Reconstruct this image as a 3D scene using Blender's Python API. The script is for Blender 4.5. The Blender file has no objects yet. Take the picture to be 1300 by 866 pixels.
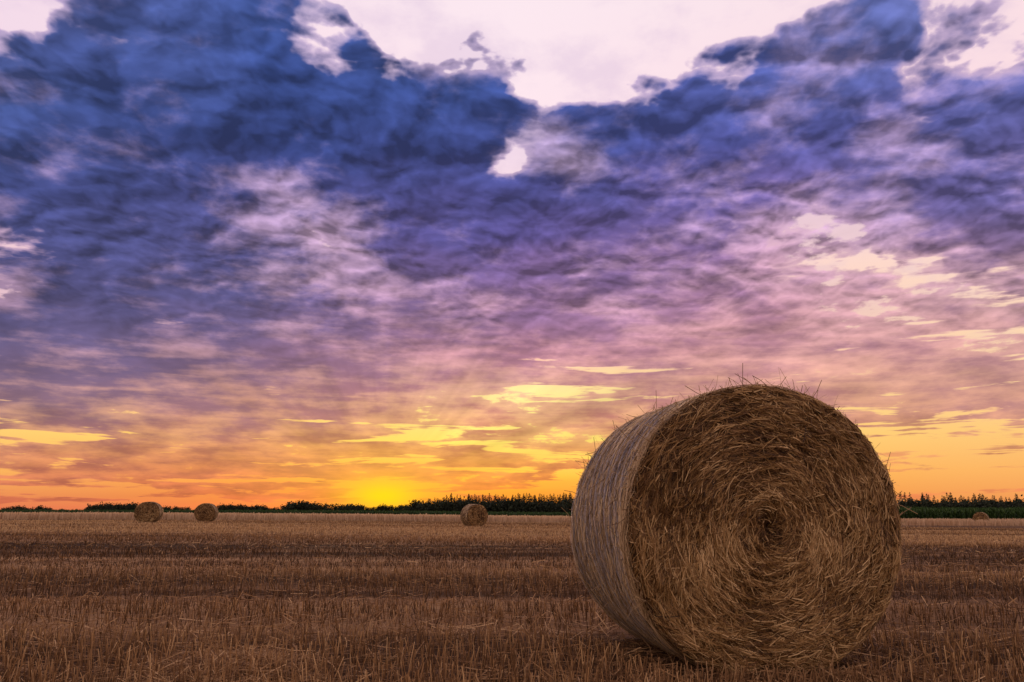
import bpy, math, numpy as np
from mathutils import Vector
rng = np.random.default_rng(7)
scene = bpy.context.scene
rad = math.radians
H_CAM = 0.815
PITCH = 12.1
F = 1011.0
SUN_AZ, SUN_EL = -9.0, 1.7

# ---------------------------------------------------------------- helpers
def lin(c):
    c = np.asarray(c, float) / 255.0
    return np.where(c <= 0.04045, c / 12.92, ((c + 0.055) / 1.055) ** 2.4)

def ground_z(x, y):
    x = np.asarray(x, float); y = np.asarray(y, float)
    r = np.sqrt(x * x + y * y)
    return -0.6 * (1 - np.exp(-np.maximum(r - 6, 0) / 120.0)) - 0.011 * 40 * np.tanh(x / 40.0) * np.clip((r - 4) / 30, 0, 1)

def sinnoise(seed, n=14, f0=1.0, f1=6.0, dim=2):
    g = np.random.default_rng(seed)
    k = np.exp(g.uniform(np.log(f0), np.log(f1), n))
    d = g.normal(size=(n, dim)); d /= np.linalg.norm(d, axis=1)[:, None]
    ph = g.uniform(0, 6.283, n); a = (f0 / k) ** 0.6
    a = a / np.sqrt((a ** 2).sum() / 2)
    def fn(*p):
        out = 0
        for i in range(n):
            arg = ph[i]
            for j in range(dim):
                arg = arg + k[i] * d[i, j] * 6.283 * p[j]
            out = out + a[i] * np.sin(arg)
        return out
    return fn

def mesh_from(name, verts, faces, mat=None, tint=None, smooth=False, parent=None):
    verts = np.asarray(verts, np.float32).reshape(-1, 3)
    faces = np.asarray(faces, np.int32)
    me = bpy.data.meshes.new(name)
    nf, k = faces.shape
    me.vertices.add(len(verts)); me.vertices.foreach_set('co', verts.ravel())
    me.loops.add(nf * k); me.loops.foreach_set('vertex_index', faces.ravel())
    me.polygons.add(nf)
    me.polygons.foreach_set('loop_start', np.arange(0, nf * k, k, dtype=np.int32))
    if smooth:
        me.polygons.foreach_set('use_smooth', np.ones(nf, bool))
    me.update(calc_edges=True)
    if tint is not None:
        at = me.attributes.new('tint', 'FLOAT', 'POINT')
        at.data.foreach_set('value', np.asarray(tint, np.float32).ravel())
    ob = bpy.data.objects.new(name, me)
    scene.collection.objects.link(ob)
    if mat: me.materials.append(mat)
    if parent: ob.parent = parent
    return ob

def ribbons(C, W, tint):
    N, S, _ = C.shape
    V = np.stack([C - W, C + W], axis=2)
    base = (np.arange(N) * S * 2)[:, None]
    s = np.arange(S - 1)[None, :] * 2
    a = base + s
    Fc = np.stack([a, a + 1, a + 3, a + 2], axis=2).reshape(-1, 4)
    T = np.repeat(tint, S * 2)
    return V.reshape(-1, 3), Fc, T

def merge(parts):
    vs, fs, ts, o = [], [], [], 0
    for v, f, t in parts:
        v = np.asarray(v).reshape(-1, 3)
        vs.append(v); fs.append(np.asarray(f) + o); ts.append(np.asarray(t).ravel()); o += len(v)
    return np.concatenate(vs), np.concatenate(fs), np.concatenate(ts)

def norm(v): return v / np.maximum(np.linalg.norm(v, axis=-1, keepdims=True), 1e-9)

# ---------------------------------------------------------------- materials
def new_mat(name):
    m = bpy.data.materials.new(name); m.use_nodes = True
    nt = m.node_tree; nt.nodes.clear()
    out = nt.nodes.new('ShaderNodeOutputMaterial')
    return m, nt, out

def ramp(nt, stops, interp='LINEAR'):
    n = nt.nodes.new('ShaderNodeValToRGB'); cr = n.color_ramp; cr.interpolation = interp
    while len(cr.elements) < len(stops): cr.elements.new(0.5)
    stops = sorted(stops, key=lambda s: s[0])
    for e, (p, c) in zip(cr.elements, stops):
        e.position = p
    for e, (p, c) in zip(cr.elements, stops):
        e.position = p; e.color = (c[0], c[1], c[2], 1)
    return n

def tint_mat(name, stops, rough=0.75, transl=0.25, noise_scale=None, noise_amt=0.3):
    m, nt, out = new_mat(name)
    at = nt.nodes.new('ShaderNodeAttribute'); at.attribute_name = 'tint'
    fac = at.outputs['Fac']
    if noise_scale:
        tc = nt.nodes.new('ShaderNodeTexCoord')
        nz = nt.nodes.new('ShaderNodeTexNoise'); nz.inputs['Scale'].default_value = noise_scale
        nz.inputs['Detail'].default_value = 4
        nt.links.new(tc.outputs['Object'], nz.inputs['Vector'])
        ma = nt.nodes.new('ShaderNodeMath'); ma.operation = 'MULTIPLY_ADD'
        ma.inputs[1].default_value = noise_amt; ma.inputs[2].default_value = -noise_amt * 0.5
        nt.links.new(nz.outputs['Fac'], ma.inputs[0])
        ad = nt.nodes.new('ShaderNodeMath'); ad.operation = 'ADD'
        nt.links.new(ma.outputs[0], ad.inputs[0]); nt.links.new(fac, ad.inputs[1]); fac = ad.outputs[0]
    r = ramp(nt, stops); nt.links.new(fac, r.inputs['Fac'])
    b = nt.nodes.new('ShaderNodeBsdfPrincipled'); b.inputs['Roughness'].default_value = rough
    b.inputs['Specular IOR Level'].default_value = 0.25
    nt.links.new(r.outputs['Color'], b.inputs['Base Color'])
    if transl > 0:
        t = nt.nodes.new('ShaderNodeBsdfTranslucent'); nt.links.new(r.outputs['Color'], t.inputs['Color'])
        mx = nt.nodes.new('ShaderNodeMixShader'); mx.inputs[0].default_value = transl
        nt.links.new(b.outputs[0], mx.inputs[1]); nt.links.new(t.outputs[0], mx.inputs[2])
        nt.links.new(mx.outputs[0], out.inputs['Surface'])
    else:
        nt.links.new(b.outputs[0], out.inputs['Surface'])
    return m

straw_mat = tint_mat('straw', [(0.0, (0.04, 0.019, 0.007)), (0.35, (0.18, 0.09, 0.030)), (0.65, (0.46, 0.27, 0.095)), (1.0, (0.80, 0.56, 0.26))], 0.5, 0.08)
side_mat = tint_mat('side_straw', [(0.0, (0.16, 0.09, 0.04)), (0.4, (0.48, 0.32, 0.15)), (1.0, (0.86, 0.66, 0.38))], 0.55, 0.1)
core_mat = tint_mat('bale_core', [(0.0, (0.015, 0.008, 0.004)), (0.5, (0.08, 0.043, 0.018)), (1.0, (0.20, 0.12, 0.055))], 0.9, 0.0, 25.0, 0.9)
net_mat = tint_mat('net_wrap', [(0.0, (0.72, 0.68, 0.70)), (1.0, (0.90, 0.87, 0.89))], 0.35, 0.2)
stub_mat = tint_mat('stubble_stalks', [(0.0, (0.035, 0.018, 0.008)), (0.4, (0.19, 0.10, 0.042)), (0.7, (0.45, 0.265, 0.115)), (1.0, (0.80, 0.55, 0.28))], 0.7, 0.3)
wheat_mat = tint_mat('wheat', [(0.0, (0.38, 0.23, 0.12)), (1.0, (0.80, 0.58, 0.35))], 0.8, 0.35)
corn_mat = tint_mat('corn_leaves', [(0.0, (0.015, 0.035, 0.01)), (0.6, (0.045, 0.10, 0.018)), (1.0, (0.10, 0.17, 0.03))], 0.6, 0.3)
tree_mat = tint_mat('tree_foliage', [(0.0, (0.012, 0.018, 0.010)), (0.6, (0.03, 0.042, 0.02)), (1.0, (0.05, 0.065, 0.03))], 0.8, 0.05)

# ground
gm, nt, out = new_mat('field_soil')
tc = nt.nodes.new('ShaderNodeTexCoord')
def gnoise(scale, sx, sy, detail=6, rough=0.6):
    mp = nt.nodes.new('ShaderNodeMapping'); mp.inputs['Scale'].default_value = (sx, sy, 1)
    mp.inputs['Rotation'].default_value = (0, 0, rad(2))
    nt.links.new(tc.outputs['Object'], mp.inputs['Vector'])
    n = nt.nodes.new('ShaderNodeTexNoise'); n.inputs['Scale'].default_value = scale
    n.noise_dimensions = '2D'
    n.inputs['Detail'].default_value = detail; n.inputs['Roughness'].default_value = rough
    nt.links.new(mp.outputs[0], n.inputs['Vector']); return n.outputs['Fac']
nA = gnoise(1.0, 0.02, 0.35, 4)
nB = gnoise(14.0, 0.6, 1.6, 5, 0.7)
mx = nt.nodes.new('ShaderNodeMath'); mx.operation = 'MULTIPLY_ADD'; mx.inputs[1].default_value = 1.0
mul = nt.nodes.new('ShaderNodeMath'); mul.operation = 'MULTIPLY_ADD'; mul.inputs[1].default_value = 0.45; mul.inputs[2].default_value = -0.23
nt.links.new(nB, mul.inputs[0]); nt.links.new(nA, mx.inputs[0]); nt.links.new(mul.outputs[0], mx.inputs[2])
gr = ramp(nt, [(0.3, (0.03, 0.017, 0.01)), (0.48, (0.09, 0.05, 0.026)), (0.6, (0.26, 0.15, 0.074)), (0.78, (0.44, 0.28, 0.14))])
nt.links.new(mx.outputs[0], gr.inputs['Fac'])
b = nt.nodes.new('ShaderNodeBsdfPrincipled'); b.inputs['Roughness'].default_value = 0.95
b.inputs['Specular IOR Level'].default_value = 0.1
nt.links.new(gr.outputs['Color'], b.inputs['Base Color'])
bp = nt.nodes.new('ShaderNodeBump'); bp.inputs['Strength'].default_value = 0.6; bp.inputs['Distance'].default_value = 0.04
nt.links.new(nB, bp.inputs['Height']); nt.links.new(bp.outputs[0], b.inputs['Normal'])
nt.links.new(b.outputs[0], out.inputs['Surface'])

# ---------------------------------------------------------------- ground sheet
def axis(lim, n):
    t = np.linspace(-1, 1, n); return np.sign(t) * (np.abs(t) ** 3.2) * lim
ax = axis(4000, 241); gx, gy = np.meshgrid(ax, ax)
bn = sinnoise(3, 16, 0.15, 1.2)
gz = ground_z(gx, gy) + 0.012 * bn(gx, gy) * np.exp(-(gx**2 + gy**2) / 900)
n = len(ax); idx = np.arange(n * n).reshape(n, n)
fc = np.stack([idx[:-1, :-1], idx[:-1, 1:], idx[1:, 1:], idx[1:, :-1]], -1).reshape(-1, 4)
mesh_from('ground', np.stack([gx, gy, gz], -1), fc, gm, smooth=True)

# ---------------------------------------------------------------- stubble
SL = 0.035
band = sinnoise(11, 16, 0.05, 0.9, 1)
patch = sinnoise(12, 14, 0.08, 0.9, 2)
def bandval(x, y):
    yy = y + SL * x
    return band(yy / (1 + np.abs(y) / 25)) * 0.85 + patch(x * 0.2, yy) * 0.42
TR = (5.7, 7.5, 11.8, 13.6, 19.5, 21.3, 29, 31, 41, 43, 56, 58.5, 70)
def tracks(x, y):
    t = np.zeros_like(x)
    for c in TR:
        t = np.maximum(t, np.exp(-((y + SL * x - c) / (0.2 + 0.012 * c)) ** 2))
    return t
def bale_dist(x, y):
    cx, cy, w = 1.355, 4.31, rad(10)
    lx = (x - cx) * math.cos(w) + (y - cy) * math.sin(w); ly = -(x - cx) * math.sin(w) + (y - cy) * math.cos(w)
    qx = np.maximum(np.abs(lx) - 0.42, 0); qy = np.maximum(np.abs(ly - 0.6) - 0.6, 0)
    return np.hypot(qx, qy)
N = 260000
u = rng.random(N)
r = 2.2 + 82 * u ** 1.3
az = rad(55) * rng.uniform(-1, 1, N)
x = r * np.sin(az); y = r * np.cos(az)
yy = y + SL * x
sp = 0.15
snap = np.round(yy / sp) * sp + rng.normal(0, 0.016, N)
y = np.where(r < 26, snap, yy) - SL * x
keep = rng.random(N) > 0.5 * tracks(x, y)
x, y, r = x[keep], y[keep], r[keep]; N = len(x)
bv = bandval(x, y); trk = tracks(x, y)
h = (0.088 + 0.028 * rng.normal(size=N)).clip(0.03, 0.17) * (1 + 0.35 * np.tanh(bv))
h *= 1 - 0.6 * trk
h *= np.clip(0.12 + bale_dist(x, y) / 0.5, 0.12, 1)
lean = rng.normal(0, 0.2, (N, 2)) + rng.normal(0, 0.7, (N, 2)) * trk[:, None]
z = ground_z(x, y) - 0.01
P0 = np.stack([x, y, z], -1)
P1 = P0 + np.stack([lean[:, 0] * h, lean[:, 1] * h, h + 0.01], -1)
wa = rng.uniform(0, math.pi, N); w = 0.0016 + 0.00024 * r
Wv = np.stack([np.cos(wa) * w, np.sin(wa) * w, 0 * w], -1)
C = np.stack([P0, P1], 1); W = np.stack([Wv, Wv * 0.7], 1)
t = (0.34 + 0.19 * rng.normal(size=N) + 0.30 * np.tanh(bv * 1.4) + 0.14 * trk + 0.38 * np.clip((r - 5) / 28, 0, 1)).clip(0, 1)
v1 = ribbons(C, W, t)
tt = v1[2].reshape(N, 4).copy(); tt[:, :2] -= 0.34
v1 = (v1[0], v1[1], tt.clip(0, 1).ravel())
def litter(N, x, y, hmax, lmin, lmax, wd, tbase, zfun=None):
    L = rng.uniform(lmin, lmax, N); a = rng.uniform(0, 2 * math.pi, N); pit = rng.normal(0, 0.22, N)
    d = np.stack([np.cos(a) * np.cos(pit), np.sin(a) * np.cos(pit), np.sin(pit)], -1)
    z = ground_z(x, y) + (zfun(x, y) if zfun else 0) + rng.uniform(0.004, hmax, N)
    c = np.stack([x, y, z], -1)
    bend = np.stack([-np.sin(a), np.cos(a), 0 * a], -1) * (rng.normal(0, 0.08, N) * L)[:, None]
    C = np.stack([c - d * L[:, None] / 2, c + bend, c + d * L[:, None] / 2], 1)
    s = np.cross(d, np.array([0, 0, 1.0])); s = norm(s) + rng.normal(0, 0.4, (N, 3))
    s = norm(s) * wd[:, None]
    W = np.repeat(s[:, None, :], 3, 1)
    return ribbons(C, W, (tbase + 0.18 * rng.normal(size=N)).clip(0, 1))
M = 100000
r = 2.2 + 75 * rng.random(M) ** 1.5; az = rad(52) * rng.uniform(-1, 1, M)
x = r * np.sin(az); y = r * np.cos(az)
sw_ = 0.12 + 0.88 / (1 + np.exp(-4 * (bandval(x, y) - 0.15)))
keep = rng.random(M) < np.maximum(sw_, 0.95 * tracks(x, y)); x, y, r = x[keep], y[keep], r[keep]
v2 = litter(len(x), x, y, 0.06, 0.06, 0.3, 0.0017 + 0.0003 * r, 0.50 + 0.12 * np.tanh(bandval(x, y)) + 0.14 * tracks(x, y) + 0.16 * np.clip((r - 4) / 20, 0, 1))
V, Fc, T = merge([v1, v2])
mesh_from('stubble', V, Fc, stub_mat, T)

M = 1800
px_, py_ = -1.45, 4.25
x = px_ + rng.normal(0, 0.24, M); y = py_ + rng.normal(0, 0.28, M)
heap = lambda x, y: 0.035 * np.exp(-((x - px_) / 0.3) ** 2 - ((y - py_) / 0.25) ** 2)
v = litter(M, x, y, 0.07, 0.06, 0.26, np.full(M, 0.0020), 0.66, heap)
mesh_from('straw_pile', *[v[0], v[1]], stub_mat, v[2])

# ---------------------------------------------------------------- bales
def make_bale(name, loc, yaw, a=0.775, bz=0.765, L=1.2, nface=52000, nside=30000, nrear=3000, net=True, nth=200, seed=1, wmul=1.0):
    g = np.random.default_rng(seed)
    root = bpy.data.objects.new(name, None); scene.collection.objects.link(root)
    root.location = loc; root.rotation_euler = (0, 0, yaw)
    n2 = sinnoise(seed * 10 + 1, 30, 1.5, 14.0)
    n3 = sinnoise(seed * 10 + 2, 16, 0.5, 3.0)
    lump = sinnoise(seed * 10 + 3, 12, 0.3, 1.6, 3)
    def face_y(rho, th):
        X = rho * np.cos(th); Z = rho * np.sin(th)
        tau = rho / 0.06 - th / 6.283
        ridge = np.abs(((tau + 0.45 * n3(X, Z)) % 1.0) - 0.5) * 2
        return -0.035 * (1 - rho ** 2 * 1.3) + 0.010 * n2(X, Z) + 0.022 * ridge * (0.7 + 0.3 * n3(Z, X)) + 0.06 * np.exp(-(rho / 0.045) ** 2) + 0.009 * n3(X, Z)
    def shape(rho, th, yv):
        k = 1 + 0.012 * lump(np.cos(th), np.sin(th), yv)
        X = a * rho * np.cos(th) * k; Z = bz * rho * np.sin(th) * k
        Zl = -bz * 0.96
        Z = np.where(Z < Zl, Zl + (Z - Zl) * 0.25, Z)
        return X, Z
    th = np.linspace(0, 2 * math.pi, nth, endpoint=False)
    prof = [(q, 0.0, 'f') for q in np.linspace(0.004, 0.955, 70)]
    for q in np.linspace(0.15, 1, 5):
        prof.append((0.955 + 0.045 * math.sin(q * math.pi / 2), 0.05 * (1 - math.cos(q * math.pi / 2)), 'c'))
    for q in np.linspace(0.07, L - 0.07, 30): prof.append((1.0, q, 's'))
    for q in np.linspace(1, 0.15, 5):
        prof.append((0.955 + 0.045 * math.sin(q * math.pi / 2), L - 0.05 * (1 - math.cos(q * math.pi / 2)), 'r'))
    for q in np.linspace(0.955, 0.004, 10): prof.append((q, L, 'r'))
    rows = []
    for (q, yv, kind) in prof:
        qq = np.full(nth, q)
        X, Z = shape(qq, th, np.full(nth, yv))
        Y = np.full(nth, yv)
        if kind == 'f': Y = face_y(q * 0.78, th)
        elif kind == 'c':
            Y = yv + face_y(0.955 * 0.78, th) * (1 - (q - 0.955) / 0.045)
        rows.append(np.stack([X, Y, Z], -1))
    V = np.stack(rows)
    R_ = len(prof); idx = np.arange(R_ * nth).reshape(R_, nth)
    i2 = np.roll(idx, -1, axis=1)
    fc = np.stack([idx[:-1], i2[:-1], i2[1:], idx[1:]], -1).reshape(-1, 4)
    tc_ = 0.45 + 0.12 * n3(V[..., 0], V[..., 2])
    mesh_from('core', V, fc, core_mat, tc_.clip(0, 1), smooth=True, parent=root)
    def face_strands(n, rear=False, lenr=(0.03, 0.17), off=0.026):
        rho = np.sqrt(g.random(n)) * 0.99
        th = g.uniform(0, 2 * math.pi, n)
        rr = rho * 0.78
        X0 = rr * np.cos(th); Z0 = rr * np.sin(th)
        jit = g.normal(0, 0.33, n) + g.normal(0, 0.9, n) * np.exp(-(rr / 0.12)) + 0.10 + 0.18 * n3(Z0 * 1.5, X0 * 1.5)
        far = g.random(n) < 0.16
        jit = np.where(far, g.uniform(-1.5, 1.5, n), jit)
        Ln = np.minimum(g.uniform(*lenr, n), 0.9 * rr + 0.05)
        s = np.array([-0.5, -0.17, 0.17, 0.5])[None, :] * Ln[:, None]
        R2 = np.abs(rr[:, None] + s * np.sin(jit)[:, None])
        T2 = th[:, None] + s * np.cos(jit)[:, None] / np.maximum(rr[:, None], 0.05)
        R2 = np.minimum(R2, 0.785)
        o = g.random(n) ** 2.4 * off
        tilt = g.normal(0, 0.15, n)
        X, Z = shape(R2 / 0.78, T2, np.zeros_like(R2))
        if rear: Y = L + 0.004 + o[:, None] + s * tilt[:, None]
        else:
            edge = np.clip((R2 - 0.735) / 0.05, 0, 1) ** 2 * 0.04
            Y = face_y(R2, T2) - 0.003 - o[:, None] + s * tilt[:, None] + edge
        C = np.stack([X, Y, Z], -1)
        d = norm(np.gradient(C, axis=1))
        nrm = np.array([0, 1.0, 0])
        sd = norm(np.cross(d, nrm)) + g.normal(0, 0.45, (n, 1, 1)) * nrm
        w = (0.0008 + 0.0019 * g.random(n) ** 1.5) * wmul
        W = norm(sd) * w[:, None, None]
        tau = rr / 0.06 - th / 6.283 + 0.45 * n3(X0, Z0)
        rg = np.abs((tau % 1.0) - 0.5) * 2
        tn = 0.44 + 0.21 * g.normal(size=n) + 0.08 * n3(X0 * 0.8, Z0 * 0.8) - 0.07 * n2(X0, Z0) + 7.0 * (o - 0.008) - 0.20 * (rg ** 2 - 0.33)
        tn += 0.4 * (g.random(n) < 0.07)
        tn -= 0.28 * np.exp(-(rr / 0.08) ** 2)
        return ribbons(C, W, tn.clip(0, 1))
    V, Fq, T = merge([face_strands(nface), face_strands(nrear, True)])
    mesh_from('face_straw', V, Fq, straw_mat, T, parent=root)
    n = nside
    th = g.uniform(0, 2 * math.pi, n); yv = g.uniform(0.015, L - 0.015, n)
    jit = g.normal(0, 0.35, n); Ln = g.uniform(0.05, 0.18, n)
    s = np.array([-0.5, -0.17, 0.17, 0.5])[None, :] * Ln[:, None]
    T2 = th[:, None] + s * np.cos(jit)[:, None] / 0.77
    Y2 = np.clip(yv[:, None] + s * np.sin(jit)[:, None], 0.004, L - 0.004)
    o = g.random(n) ** 2 * 0.014
    cr = np.minimum(np.clip(1 - Y2 / 0.05, 0, 1), 1) ** 2 * 0.035 + np.clip(1 - (L - Y2) / 0.05, 0, 1) ** 2 * 0.035
    rq = 1.004 + o[:, None] / 0.77 + np.array([1, 0, 0, 1])[None, :] * (g.random(n) ** 3 * 0.008)[:, None] - cr
    X, Z = shape(rq, T2, Y2)
    C = np.stack([X, Y2, Z], -1)
    d = norm(np.gradient(C, axis=1)); nr = np.stack([np.cos(T2), 0 * T2, np.sin(T2)], -1)
    sd = norm(np.cross(d, nr)) + g.normal(0, 0.3, (n, 1, 1)) * nr
    W = norm(sd) * (g.uniform(0.0012, 0.0028, n) * wmul)[:, None, None]
    tn = 0.5 + 0.24 * g.normal(size=n) + 0.14 * np.sin(yv * 38 + 2 * n3(yv, th * 0.1)) + 0.12 * n3(yv * 2, th * 0.6) + 8 * (o - 0.004)
    vs = ribbons(C, W, tn.clip(0, 1))
    m = 800 if net else 40
    th = g.uniform(-0.3, math.pi + 0.6, m); yv = np.where(g.random(m) < 0.5, g.uniform(0, 0.06, m), g.uniform(0, L, m))
    yv = np.where(g.random(m) < 0.35, L - g.uniform(0, 0.06, m), yv)
    Ln = g.uniform(0.02, 0.06, m) + 0.12 * (g.random(m) ** 5)
    dirr = np.stack([np.cos(th), g.normal(0, 0.5, m) , np.sin(th)], -1) + 1.1 * g.normal(size=(m, 1)) * np.stack([-np.sin(th), 0 * th, np.cos(th)], -1)
    dirr = norm(dirr)
    X, Z = shape(np.full(m, 0.99), th, yv)
    p0 = np.stack([X, yv, Z], -1)
    p1 = p0 + dirr * Ln[:, None] * 0.5; p2 = p0 + dirr * Ln[:, None] + g.normal(0, 0.012, (m, 3))
    C = np.stack([p0, p1, p2], 1)
    sd = norm(np.cross(dirr, g.normal(size=(m, 3)))) * 0.0016
    vw = ribbons(C, np.repeat(sd[:, None, :], 3, 1), (0.3 + 0.15 * g.normal(size=m)).clip(0, 1))
    V, Fq, T = merge([vs, vw])
    mesh_from('side_straw', V, Fq, side_mat, T, parent=root)
    if net:
        parts = []
        ys = np.arange(0.14, L - 0.01, 0.018); S = 260
        tt_ = np.linspace(0, 2 * math.pi, S)
        wob = 0.003 * np.sin(tt_[None, :] * 9 + ys[:, None] * 40)
        Yn = np.repeat(ys[:, None], S, 1) + wob; Tn = np.repeat(tt_[None, :], len(ys), 0)
        rq = 1.016 + 0.004 * np.sin(Tn * 23 + Yn * 60)
        X, Z = shape(rq, Tn, Yn); C = np.stack([X, Yn, Z], -1)
        W = np.zeros_like(C); W[..., 1] = 0.0022
        parts.append(ribbons(C, W, g.uniform(0.2, 1, len(ys))))
        S = 1100
        tt_ = np.linspace(0, 2 * math.pi, S)
        zz = (np.abs((np.arange(S) % 2) - 0.0)) * 0.018
        Yn = ys[:-1, None] + zz[None, :]; Tn = np.repeat(tt_[None, :], len(ys) - 1, 0)
        rq = 1.015 + 0.004 * np.sin(Tn * 23 + Yn * 60)
        X, Z = shape(rq, Tn, Yn); C = np.stack([X, Yn, Z], -1)
        W = np.stack([-np.sin(Tn), 0 * Tn, np.cos(Tn)], -1) * 0.0008
        parts.append(ribbons(C, W, g.uniform(0.2, 1, len(ys) - 1)))
        V, Fq, T = merge(parts)
        mesh_from('net_wrap', V, Fq, net_mat, T, parent=root)
    return root

make_bale('straw_bale', (1.355, 4.31, 0.73), rad(10), seed=3)
for k, (bx, by, yw, s, sx) in enumerate([(-26.0, 58.0, 12, 1.0, 1.1), (-24.9, 66.0, 8, 1.0, 1.05), (-2.35, 56.0, 28, 1.0, 1.0), (54.5, 95.0, -38, 1.0, 1.0)]):
    make_bale('straw_bale', (bx, by, float(ground_z(bx, by)) + 0.73), rad(yw), a=0.78 * sx, nface=2500, nside=2500, nrear=200, net=False, nth=64, seed=20 + k, wmul=5.0)

M = 5000
x = 1.25 + rng.normal(0, 0.5, M); y = 4.35 + rng.normal(0, 0.5, M)
v = litter(M, x, y, 0.03, 0.06, 0.22, np.full(M, 0.0020), 0.4)
mesh_from('loose_straw', v[0], v[1], stub_mat, v[2])

# ---------------------------------------------------------------- standing wheat strip
N = 70000
x = rng.uniform(-150, 150, N); dep = rng.random(N) ** 1.5 * 25
y = 84 + 0.12 * np.maximum(x, 0) + dep + 1.2 * np.sin(x * 0.05)
h = 0.62 + 0.07 * rng.normal(size=N); z = ground_z(x, y)
P0 = np.stack([x, y, z - 0.02], -1); P1 = P0 + np.stack([rng.normal(0, .1, N), rng.normal(0, .1, N), h], -1)
wa = rng.uniform(-0.9, 0.9, N); Wv = np.stack([np.cos(wa), np.sin(wa), 0 * wa], -1) * 0.05
v = ribbons(np.stack([P0, P1], 1), np.stack([Wv, Wv * 0.8], 1), (0.7 + 0.2 * rng.normal(size=N)).clip(0, 1))
mesh_from('wheat_strip', v[0], v[1], wheat_mat, v[2])

# ---------------------------------------------------------------- corn field
def corn(x, y, h, g=rng):
    N = len(x); z = ground_z(x, y); parts = []
    for k in range(5):
        a_ = g.uniform(0, 6.28, N); hh = h * g.uniform(0.1, 0.75, N)
        ln = 0.45 * g.uniform(0.7, 1.3, N)
        p0 = np.stack([x, y, z + hh], -1)
        p1 = p0 + np.stack([np.cos(a_) * ln * 0.5, np.sin(a_) * ln * 0.5, h * 0.22], -1)
        p2 = p0 + np.stack([np.cos(a_) * ln, np.sin(a_) * ln, h * 0.08], -1)
        W = np.stack([-np.sin(a_), np.cos(a_), 0.3 + 0 * a_], -1)[:, None, :] * np.array([0.07, 0.07, 0.02])[None, :, None]
        parts.append(ribbons(np.stack([p0, p1, p2], 1), W, (0.35 + 0.4 * hh / h + 0.15 * g.normal(size=N)).clip(0, 1)))
    p0 = np.stack([x, y, z - 0.02], -1); p1 = p0 + np.stack([0 * x, 0 * x, h], -1)
    Wv = np.stack([0.06 + 0 * x, 0 * x, 0 * x], -1)
    parts.append(ribbons(np.stack([p0, p1], 1), np.stack([Wv, Wv * 0.4], 1), np.full(N, 0.4)))
    return merge(parts)
N = 9000
x = rng.uniform(30, 170, N); y = 112 + 0.10 * x + rng.random(N) ** 1.4 * 14
c1 = corn(x, y, 2.2 * (1 + 0.05 * rng.normal(size=N)))
N = 16000
x = rng.uniform(-260, 60, N); y = 165 + rng.random(N) ** 1.4 * 22
c2 = corn(x, y, 1.2 * (1 + 0.08 * rng.normal(size=N)))
c2 = (c2[0], c2[1], c2[2] * 0.85)
v = merge([c1, c2])
mesh_from('corn_field', v[0], v[1], corn_mat, v[2])

# ---------------------------------------------------------------- distant trees
parts = []
def add_tris(c, size, n, tb, g=rng, flat=1.0):
    d1 = norm(g.normal(size=(n, 3))); d2 = norm(np.cross(d1, g.normal(size=(n, 3))))
    s = (size * g.uniform(0.5, 1.2, n))[:, None]
    V = np.stack([c - d1 * s, c + d2 * s * 0.7, c + d1 * s, c - d2 * s * 0.7], 1)
    V[:, :, 2] = c[:, None, 2] + (V[:, :, 2] - c[:, None, 2]) * flat
    Fq = np.arange(n * 4).reshape(n, 4)
    parts.append((V.reshape(-1, 3), Fq, np.repeat(tb, 4)))
def trunk(x, y, z, h, r0):
    k = 5; a_ = np.linspace(0, 2 * math.pi, k, endpoint=False)
    V = np.concatenate([np.stack([x + r0 * np.cos(a_), y + r0 * np.sin(a_), 0 * a_ + z - 0.3], -1), np.stack([x + r0 * .2 * np.cos(a_), y + r0 * .2 * np.sin(a_), 0 * a_ + z + h], -1)])
    Fq = np.array([[i, (i + 1) % k, k + (i + 1) % k, k + i] for i in range(k)])
    parts.append((V, Fq, np.full(2 * k, 0.1)))
def conifer(x, y, h):
    z = float(ground_z(x, y)); trunk(x, y, z, h * 0.95, 0.02 * h)
    n = 200; q = rng.random(n) ** 0.85
    R_ = h * 0.27 * (1 - q) ** 0.8 * rng.uniform(0.2, 1.1, n) + 0.1
    a_ = rng.uniform(0, 6.28, n)
    c = np.stack([x + R_ * np.cos(a_), y + R_ * np.sin(a_), z + h * (0.06 + 0.91 * q) - R_ * 0.25], -1)
    add_tris(c, h * 0.085 * (1.25 - q), n, (0.45 + 0.25 * rng.normal(size=n)).clip(0, 1), flat=0.65)
def broadleaf(x, y, h, wd=0.5):
    z = float(ground_z(x, y)); trunk(x, y, z, h * 0.7, 0.03 * h)
    for k in range(rng.integers(7, 11)):
        cx, cy, cz = rng.normal(0, wd * h * 0.5), rng.normal(0, wd * h * 0.4), h * rng.uniform(0.2, 0.76)
        n = 60; p = rng.normal(size=(n, 3)) * h * 0.13
        add_tris(np.array([x + cx, y + cy, z + cz]) + p, h * 0.08, n, (0.4 + 0.15 * rng.normal() + 0.2 * rng.normal(size=n)).clip(0, 1))
def at_px(px, dist): return (px - 650) / 1034.0 * dist
def place(kind, px, dist, toppx):
    x = at_px(px, dist); z = float(ground_z(x, dist)); h = toppx / 1057.0 * dist + H_CAM - z
    if kind == 'c': conifer(x, dist, h)
    else: broadleaf(x, dist, h, 0.7)
for px in np.arange(508, 730, 2.2):
    place('c', px + rng.normal(0, 1.2), 380 + rng.uniform(-25, 25), 8 + 16 * min(1, (px - 500) / 75) * rng.uniform(0.6, 1.08))
for px in np.arange(715, 1400, 2.8):
    place('c', px + rng.normal(0, 1.5), 390 + rng.uniform(-30, 30), rng.uniform(15, 26))
for px in np.arange(530, 1400, 5):
    place('b', px, 350 + rng.uniform(-20, 20), rng.uniform(11, 17))
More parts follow.
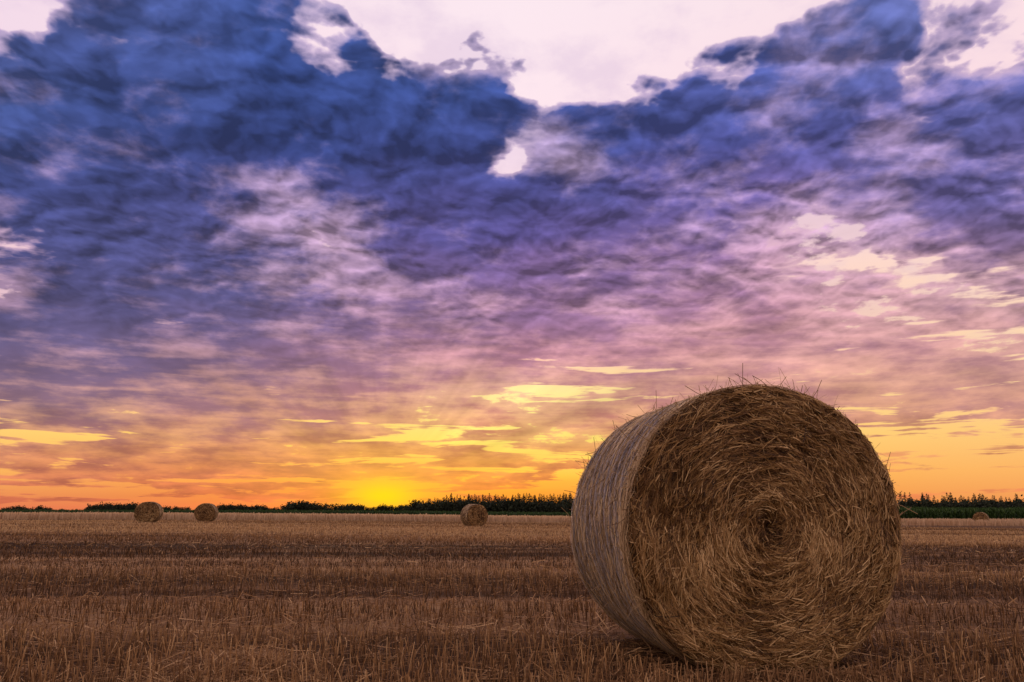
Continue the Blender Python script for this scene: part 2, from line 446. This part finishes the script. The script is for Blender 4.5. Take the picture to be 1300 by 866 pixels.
for (a0, a1, st, hh) in [(-120, 20, 9, 6), (10, 64, 7, 8), (70, 118, 8, 4), (118, 180, 3.2, 11), (182, 240, 5, 7), (240, 275, 8, 4), (275, 335, 3.5, 9), (335, 365, 6, 6), (366, 410, 3.5, 13), (410, 425, 5, 6), (425, 460, 4, 10), (460, 560, 5, 8)]:
    for px in np.arange(a0, a1, st):
        place('b', px + rng.normal(0, 1.5), 430 + rng.uniform(-30, 30), hh * rng.uniform(0.8, 1.1))
v = merge(parts)
mesh_from('distant_tree_line', v[0], v[1], tree_mat, v[2])

# ---------------------------------------------------------------- sky (world)
world = bpy.data.worlds.new('World'); scene.world = world; world.use_nodes = True
try:
    world.cycles.sampling_method = 'MANUAL'; world.cycles.sample_map_resolution = 512
except Exception: pass
nt = world.node_tree; nt.nodes.clear(); LK = nt.links.new
def S(node_in, v):
    if hasattr(v, 'is_output'): LK(v, node_in)
    else: node_in.default_value = v
def Mt(op, a, b=None, c=None, clamp=False):
    n = nt.nodes.new('ShaderNodeMath'); n.operation = op; n.use_clamp = clamp
    S(n.inputs[0], a)
    if b is not None: S(n.inputs[1], b)
    if c is not None: S(n.inputs[2], c)
    return n.outputs[0]
def smooth(v, lo, hi, t0=0.0, t1=1.0, typ='SMOOTHSTEP'):
    n = nt.nodes.new('ShaderNodeMapRange'); n.interpolation_type = typ; n.clamp = True
    S(n.inputs['Value'], v); S(n.inputs['From Min'], lo); S(n.inputs['From Max'], hi); S(n.inputs['To Min'], t0); S(n.inputs['To Max'], t1)
    return n.outputs['Result']
def Mix(f, a, b, mode='MIX'):
    n = nt.nodes.new('ShaderNodeMix'); n.data_type = 'RGBA'; n.blend_type = mode
    S(n.inputs[0], f)
    for s_, v_ in ((n.inputs[6], a), (n.inputs[7], b)):
        if isinstance(v_, (tuple, list, np.ndarray)): s_.default_value = (float(v_[0]), float(v_[1]), float(v_[2]), 1)
        else: LK(v_, s_)
    return n.outputs[2]
def Comb(x, y, z=0.0):
    n = nt.nodes.new('ShaderNodeCombineXYZ'); S(n.inputs[0], x); S(n.inputs[1], y); S(n.inputs[2], z); return n.outputs[0]
def Noise(vec, scale, detail=6, rough=0.55, dist=0.0, lac=2.0):
    n = nt.nodes.new('ShaderNodeTexNoise'); LK(vec, n.inputs['Vector']); n.noise_dimensions = '2D'
    n.inputs['Scale'].default_value = scale; n.inputs['Detail'].default_value = detail
    n.inputs['Roughness'].default_value = rough; n.inputs['Distortion'].default_value = dist
    n.inputs['Lacunarity'].default_value = lac
    return n
def VAdd(v, off):
    n = nt.nodes.new('ShaderNodeVectorMath'); n.operation = 'ADD'; LK(v, n.inputs[0])
    if hasattr(off, 'is_output'): LK(off, n.inputs[1])
    else: n.inputs[1].default_value = off
    return n.outputs[0]
def Puff(vec, scale, detail=3):
    n = nt.nodes.new('ShaderNodeTexVoronoi'); n.feature = 'F1'; n.voronoi_dimensions = '2D'
    LK(vec, n.inputs['Vector']); n.inputs['Scale'].default_value = scale
    n.inputs['Detail'].default_value = detail; n.inputs['Roughness'].default_value = 0.5
    n.normalize = True
    return n.outputs['Distance']
tcw = nt.nodes.new('ShaderNodeTexCoord')
sep = nt.nodes.new('ShaderNodeSeparateXYZ'); LK(tcw.outputs['Generated'], sep.inputs[0])
dx, dy, dz = sep.outputs
D2R = 57.29578
AZ = Mt('MULTIPLY', Mt('ARCTAN2', dx, dy), D2R)
EL = Mt('MULTIPLY', Mt('ARCSINE', dz), D2R)
zc = Mt('MAXIMUM', dz, 0.0)
inv = Mt('DIVIDE', 1.0, Mt('ADD', zc, 0.22))
pvec = Comb(Mt('MULTIPLY', dx, inv), Mt('MULTIPLY', dy, inv), 0.0)
HI = smooth(EL, 6, 20)
nw = Noise(pvec, 3.4, 5, 0.55)
sw = nt.nodes.new('ShaderNodeSeparateColor'); LK(nw.outputs['Color'], sw.inputs[0])
wx = Mt('MULTIPLY', Mt('SUBTRACT', sw.outputs[0], 0.5), 7.0)
elw = smooth(EL, 2, 25, 1.2, 6.0, 'LINEAR')
wy = Mt('MULTIPLY', Mt('SUBTRACT', sw.outputs[1], 0.5), elw)
AZw = Mt('ADD', AZ, wx); ELw = Mt('ADD', EL, wy)

def el_of(y): return PITCH + math.degrees(math.atan((433 - y) / F))
def to_px(az, el):
    a_, e_ = rad(az), rad(el)
    X = math.sin(a_) * math.cos(e_); Y = math.cos(a_) * math.cos(e_); Z = math.sin(e_)
    cp, sp_ = math.cos(rad(PITCH)), math.sin(rad(PITCH))
    fwd = Y * cp + Z * sp_; up = -Y * sp_ + Z * cp
    return 650 + F * X / fwd, 433 - F * up / fwd
def bil(grid, xs, ys, x, y):
    x = min(max(x, xs[0]), xs[-1]); y = min(max(y, ys[0]), ys[-1])
    i = min(int(np.searchsorted(xs, x, 'right')) - 1, len(xs) - 2); j = min(int(np.searchsorted(ys, y, 'right')) - 1, len(ys) - 2)
    fx = (x - xs[i]) / (xs[i + 1] - xs[i]); fy = (y - ys[j]) / (ys[j + 1] - ys[j])
    g = grid
    return (g[j][i] * (1 - fx) + g[j][i + 1] * fx) * (1 - fy) + (g[j + 1][i] * (1 - fx) + g[j + 1][i + 1] * fx) * fy
AZR = 37.0
def gridmap(grid, xs, ys, nstop, az_s, el_s, interp='LINEAR'):
    tpos = smooth(az_s, -AZR, AZR, 0.0, 1.0, 'LINEAR')
    els = [el_of(y) for y in ys]
    prev = None
    for k, el in enumerate(els):
        st = []
        for q in np.linspace(0, 1, nstop):
            px, py = to_px(-AZR + 2 * AZR * q, el)
            c = bil(grid, xs, ys, px, py)
            if np.ndim(c) == 0: c = np.array([c, c, c])
            st.append((float(q), c))
        rn = ramp(nt, st, interp); LK(tpos, rn.inputs['Fac'])
        if prev is None: prev = rn.outputs['Color']
        else:
            f = smooth(el_s, els[k - 1], el, 0.0, 1.0, 'LINEAR')
            prev = Mix(f, prev, rn.outputs['Color'])
    return prev

cov_rows = {
 0: "214899993100000000000276211",
 50: "323689996410000000125884223",
 100: "678899998898942363578863357",
 150: "888999999999963876899875689",
 200: "998999999999937999999988999",
 250: "999999999999999999988888999",
 300: "479999975899999999875434588",
 350: "258999987889999988765554434",
 400: "789999999999999999888777655",
 450: "999999999999999999998777777",
 500: "999999999998844468888778999",
 530: "789999999888999988766555666",
 560: "333456898644455655533333222",
 600: "888888888766665555444322222",
 640: "433333333333333333222222222"}
lit_rows = {
 0: "563100024555555555555412466",
 50: "443310012345555555544211444",
 100: "322111111121223233433225543",
 150: "132221111110135223323336421",
 200: "134432110000037112332225332",
 250: "111113345310111233355533221",
 300: "621111369721112124578876433",
 350: "842112357543322344567888765",
 400: "332222345544333344455677776",
 450: "333344444444444444555556666",
 500: "433444444455777555544565433",
 550: "555555555555556555555555555"}
cov_rows = {k: v.ljust(27, v[-1])[:27] for k, v in cov_rows.items()}
lit_rows = {k: v.ljust(27, v[-1])[:27] for k, v in lit_rows.items()}
xs = list(range(0, 1301, 50))
ys = list(cov_rows.keys())
G = np.array([[int(ch) / 9.0 for ch in cov_rows[y]] for y in ys])
GL = np.array([[int(ch) / 9.0 for ch in v] for v in lit_rows.values()])
ly = list(lit_rows.keys())
grid3 = [[np.array([G[j][i], bil(GL, xs, ly, xs[i], min(ys[j], 550)), 0.0]) for i in range(27)] for j in range(len(ys))]
COV = gridmap(grid3, xs, ys, 31, AZw, ELw)
cx = [0, 325, 650, 975, 1300]
cloud = {
 0: [(98,110,172),(66,88,150),(78,102,166),(92,106,168),(118,126,182)],
 100: [(70,88,146),(50,70,130),(64,84,148),(84,94,162),(100,104,168)],
 200: [(64,78,136),(54,68,126),(64,76,138),(86,86,152),(96,92,152)],
 300: [(80,82,134),(72,74,128),(92,82,144),(128,102,156),(128,112,156)],
 400: [(88,86,134),(96,90,138),(148,110,150),(182,130,152),(186,138,150)],
 470: [(112,98,132),(134,104,136),(184,126,144),(202,142,144),(200,140,142)],
 530: [(150,112,124),(164,114,122),(205,132,118),(210,140,124),(198,142,128)],
 580: [(195,118,92),(188,114,88),(205,122,82),(222,144,92),(222,148,98)],
 640: [(205,106,80),(208,104,68),(216,108,54),(226,122,66),(228,134,80)]}
clear = {
 0: [(245,222,235),(250,228,238),(252,232,240),(250,228,235),(250,225,230)],
 200: [(240,210,228),(248,215,230),(255,230,238),(252,218,228),(252,216,224)],
 350: [(240,200,210),(250,212,212),(248,208,206),(253,214,202),(254,220,195)],
 450: [(235,190,185),(238,190,175),(250,195,168),(252,204,168),(252,212,165)],
 500: [(252,195,135),(250,195,125),(255,232,150),(255,218,140),(253,212,145)],
 560: [(255,210,105),(255,202,98),(255,232,112),(255,206,108),(252,194,114)],
 605: [(244,168,92),(246,158,74),(254,182,62),(252,178,82),(250,174,98)],
 645: [(228,122,86),(230,120,66),(240,132,46),(240,140,66),(240,148,84)]}
def cgrid(d): return [[lin(c) for c in row] for row in d.values()]
CLOUD = gridmap(cgrid(cloud), cx, list(cloud.keys()), 9, AZw, ELw)
CLEAR = gridmap(cgrid(clear), cx, list(clear.keys()), 9, AZ, EL)
rear = smooth(Mt('ABSOLUTE', AZ), 42, 75)
over = smooth(EL, 38, 60)
outside = Mt('MAXIMUM', rear, over)
COVv = nt.nodes.new('ShaderNodeSeparateColor'); LK(COV, COVv.inputs[0])
cov = Mt('ADD', Mt('MULTIPLY', COVv.outputs[0], Mt('SUBTRACT', 1.0, outside)), Mt('MULTIPLY', outside, 0.5))
LIT = COVv.outputs[1]
CLOUD = Mix(outside, CLOUD, lin((168, 148, 160)))
CLEAR = Mix(outside, CLEAR, lin((255, 226, 208)))
# cloud structure
n1 = Noise(pvec, 4.0, 7, 0.52).outputs['Fac']
nl = Noise(VAdd(pvec, (5.2, 1.3, 0)), 5.0, 6, 0.58, 0.0).outputs['Fac']
veil = Mt('MULTIPLY', smooth(nl, 0.42, 0.66, 0.0, 0.34), HI)
CLEAR = Mix(veil, CLEAR, lin((205, 180, 215)))
vm = nt.nodes.new('ShaderNodeVectorMath'); vm.operation = 'MULTIPLY_ADD'
LK(nw.outputs['Color'], vm.inputs[0]); vm.inputs[1].default_value = (0.13, 0.13, 0); LK(pvec, vm.inputs[2])
pw = vm.outputs[0]
puff = Puff(pw, 7.0, 3)
puff2 = Puff(VAdd(pw, (0.006, 0.026, 0)), 7.0, 3)
relief = Mt('SUBTRACT', puff, puff2)
svec = Comb(Mt('MULTIPLY', AZ, 0.10), Mt('MULTIPLY', EL, 1.25), 0.0)
ns = Noise(svec, 1.0, 5, 0.6, 0.3).outputs['Fac']
na = Mt('MULTIPLY', Mt('SUBTRACT', n1, 0.5), smooth(HI, 0, 1, 0.9, 1.0, 'LINEAR'))
nb = Mt('MULTIPLY', Mt('SUBTRACT', 0.36, puff), Mt('MULTIPLY', HI, 1.1))
nc = Mt('MULTIPLY', Mt('SUBTRACT', ns, 0.5), smooth(HI, 0, 1, 2.1, 0.0, 'LINEAR'))
d = Mt('ADD', cov, Mt('ADD', na, Mt('ADD', nb, nc)))
mask = smooth(d, 0.42, smooth(HI, 0, 1, 0.60, 0.49, 'LINEAR'))
thick = smooth(d, 0.44, 0.64)
lite = Mix(1.0, Mix(0.40, CLOUD, CLEAR), (1.06, 0.94, 1.06), 'MULTIPLY')
dark = Mix(1.0, CLOUD, (0.82, 0.82, 0.89), 'MULTIPLY')
lf = Mt('ADD', LIT, Mt('MULTIPLY', Mt('SUBTRACT', nl, 0.5), 1.5))
lf = Mt('ADD', lf, Mt('MULTIPLY', Mt('SUBTRACT', ns, 0.5), smooth(HI, 0, 1, 1.0, 0.1, 'LINEAR')))
lf = Mt('ADD', lf, Mt('MULTIPLY', Mt('SUBTRACT', puff, 0.36), Mt('MULTIPLY', HI, 0.5)))
soft = smooth(lf, 0.2, 0.88, 0.0, 1.0)
ccol = Mix(soft, dark, lite)
edgec = Mix(1.0, Mix(0.55, CLOUD, CLEAR), (1.05, 0.96, 1.06), 'MULTIPLY')
ccol = Mix(thick, edgec, ccol)
rel2 = Mt('MULTIPLY', Mt('MULTIPLY', relief, thick), Mt('MULTIPLY', HI, 3.8))
rb = Mt('ADD', 1.0, Mt('ADD', rel2, Mt('MULTIPLY', Mt('SUBTRACT', n1, 0.5), -0.7)))
rb = Mt('MAXIMUM', rb, 0.5)
ccol = Mix(1.0, ccol, Comb(rb, rb, rb), 'MULTIPLY')
gap = smooth(lf, 0.84, 0.98, 0.0, 0.9)
ccol = Mix(gap, ccol, CLEAR)
sky = Mix(mask, CLEAR, ccol)
rx = Mt('SUBTRACT', AZ, SUN_AZ); ry = Mt('SUBTRACT', EL, SUN_EL)
ang = Mt('ARCTAN2', rx, ry)
rr_ = Mt('SQRT', Mt('ADD', Mt('MULTIPLY', rx, rx), Mt('MULTIPLY', ry, ry)))
nr_ = Noise(Comb(ang, 0.0), 3.6, 3, 0.6).outputs['Fac']
rayw = Mt('MULTIPLY', smooth(rr_, 3, 7), smooth(rr_, 32, 14))
ray = Mt('ADD', 1.0, Mt('MULTIPLY', Mt('MULTIPLY', Mt('SUBTRACT', nr_, 0.48), 0.95), rayw))
sky = Mix(1.0, sky, Comb(ray, ray, ray), 'MULTIPLY')
gx_ = Mt('POWER', Mt('DIVIDE', Mt('ABSOLUTE', Mt('SUBTRACT', AZ, SUN_AZ)), 2.6), 2.0)
gy_ = Mt('POWER', Mt('DIVIDE', Mt('ABSOLUTE', Mt('SUBTRACT', EL, 1.1)), 1.1), 2.0)
glow = Mt('EXPONENT', Mt('MULTIPLY', Mt('ADD', gx_, gy_), -1.0))
sky = Mix(Mt('MULTIPLY', glow, 0.95), sky, lin((255, 216, 10)))
gx2 = Mt('POWER', Mt('DIVIDE', Mt('ABSOLUTE', Mt('SUBTRACT', AZ, SUN_AZ)), 8.0), 2.0)
gy2 = Mt('POWER', Mt('DIVIDE', Mt('ABSOLUTE', Mt('SUBTRACT', EL, 2.6)), 2.4), 2.0)
glow2 = Mt('EXPONENT', Mt('MULTIPLY', Mt('ADD', gx2, gy2), -1.0))
sky = Mix(Mt('MULTIPLY', glow2, 0.25), sky, lin((255, 200, 60)))
below = smooth(EL, -0.3, -4.0)
sky = Mix(below, sky, (0.06, 0.04, 0.03))
nish = nt.nodes.new('ShaderNodeTexSky'); nish.sky_type = 'NISHITA'; nish.sun_disc = False
nish.sun_elevation = rad(SUN_EL); nish.sun_rotation = rad(SUN_AZ)
sky2 = Mix(0.006, sky, nish.outputs[0], 'ADD')
bg = nt.nodes.new('ShaderNodeBackground'); LK(sky2, bg.inputs['Color']); bg.inputs['Strength'].default_value = 1.0
wo = nt.nodes.new('ShaderNodeOutputWorld'); LK(bg.outputs[0], wo.inputs['Surface'])

# ---------------------------------------------------------------- sun
sl = bpy.data.lights.new('sun', 'SUN'); sl.energy = 0.7; sl.angle = rad(3); sl.color = (1.0, 0.62, 0.32)
so = bpy.data.objects.new('sun', sl); scene.collection.objects.link(so)
sdv = Vector((math.sin(rad(SUN_AZ)) * math.cos(rad(3)), math.cos(rad(SUN_AZ)) * math.cos(rad(3)), math.sin(rad(3))))
so.rotation_euler = sdv.to_track_quat('Z', 'Y').to_euler(); so.location = (-20, 100, 20)

# ---------------------------------------------------------------- camera
cam = bpy.data.cameras.new('camera'); co = bpy.data.objects.new('camera', cam); scene.collection.objects.link(co)
co.location = (0, 0, H_CAM); co.rotation_euler = (rad(90 + PITCH), 0, 0)
cam.sensor_width = 36; cam.lens = 36 * F / 1300; cam.clip_end = 10000; cam.clip_start = 0.05
scene.camera = co
scene.view_settings.view_transform = 'Standard'; scene.view_settings.look = 'None'; scene.view_settings.exposure = 0
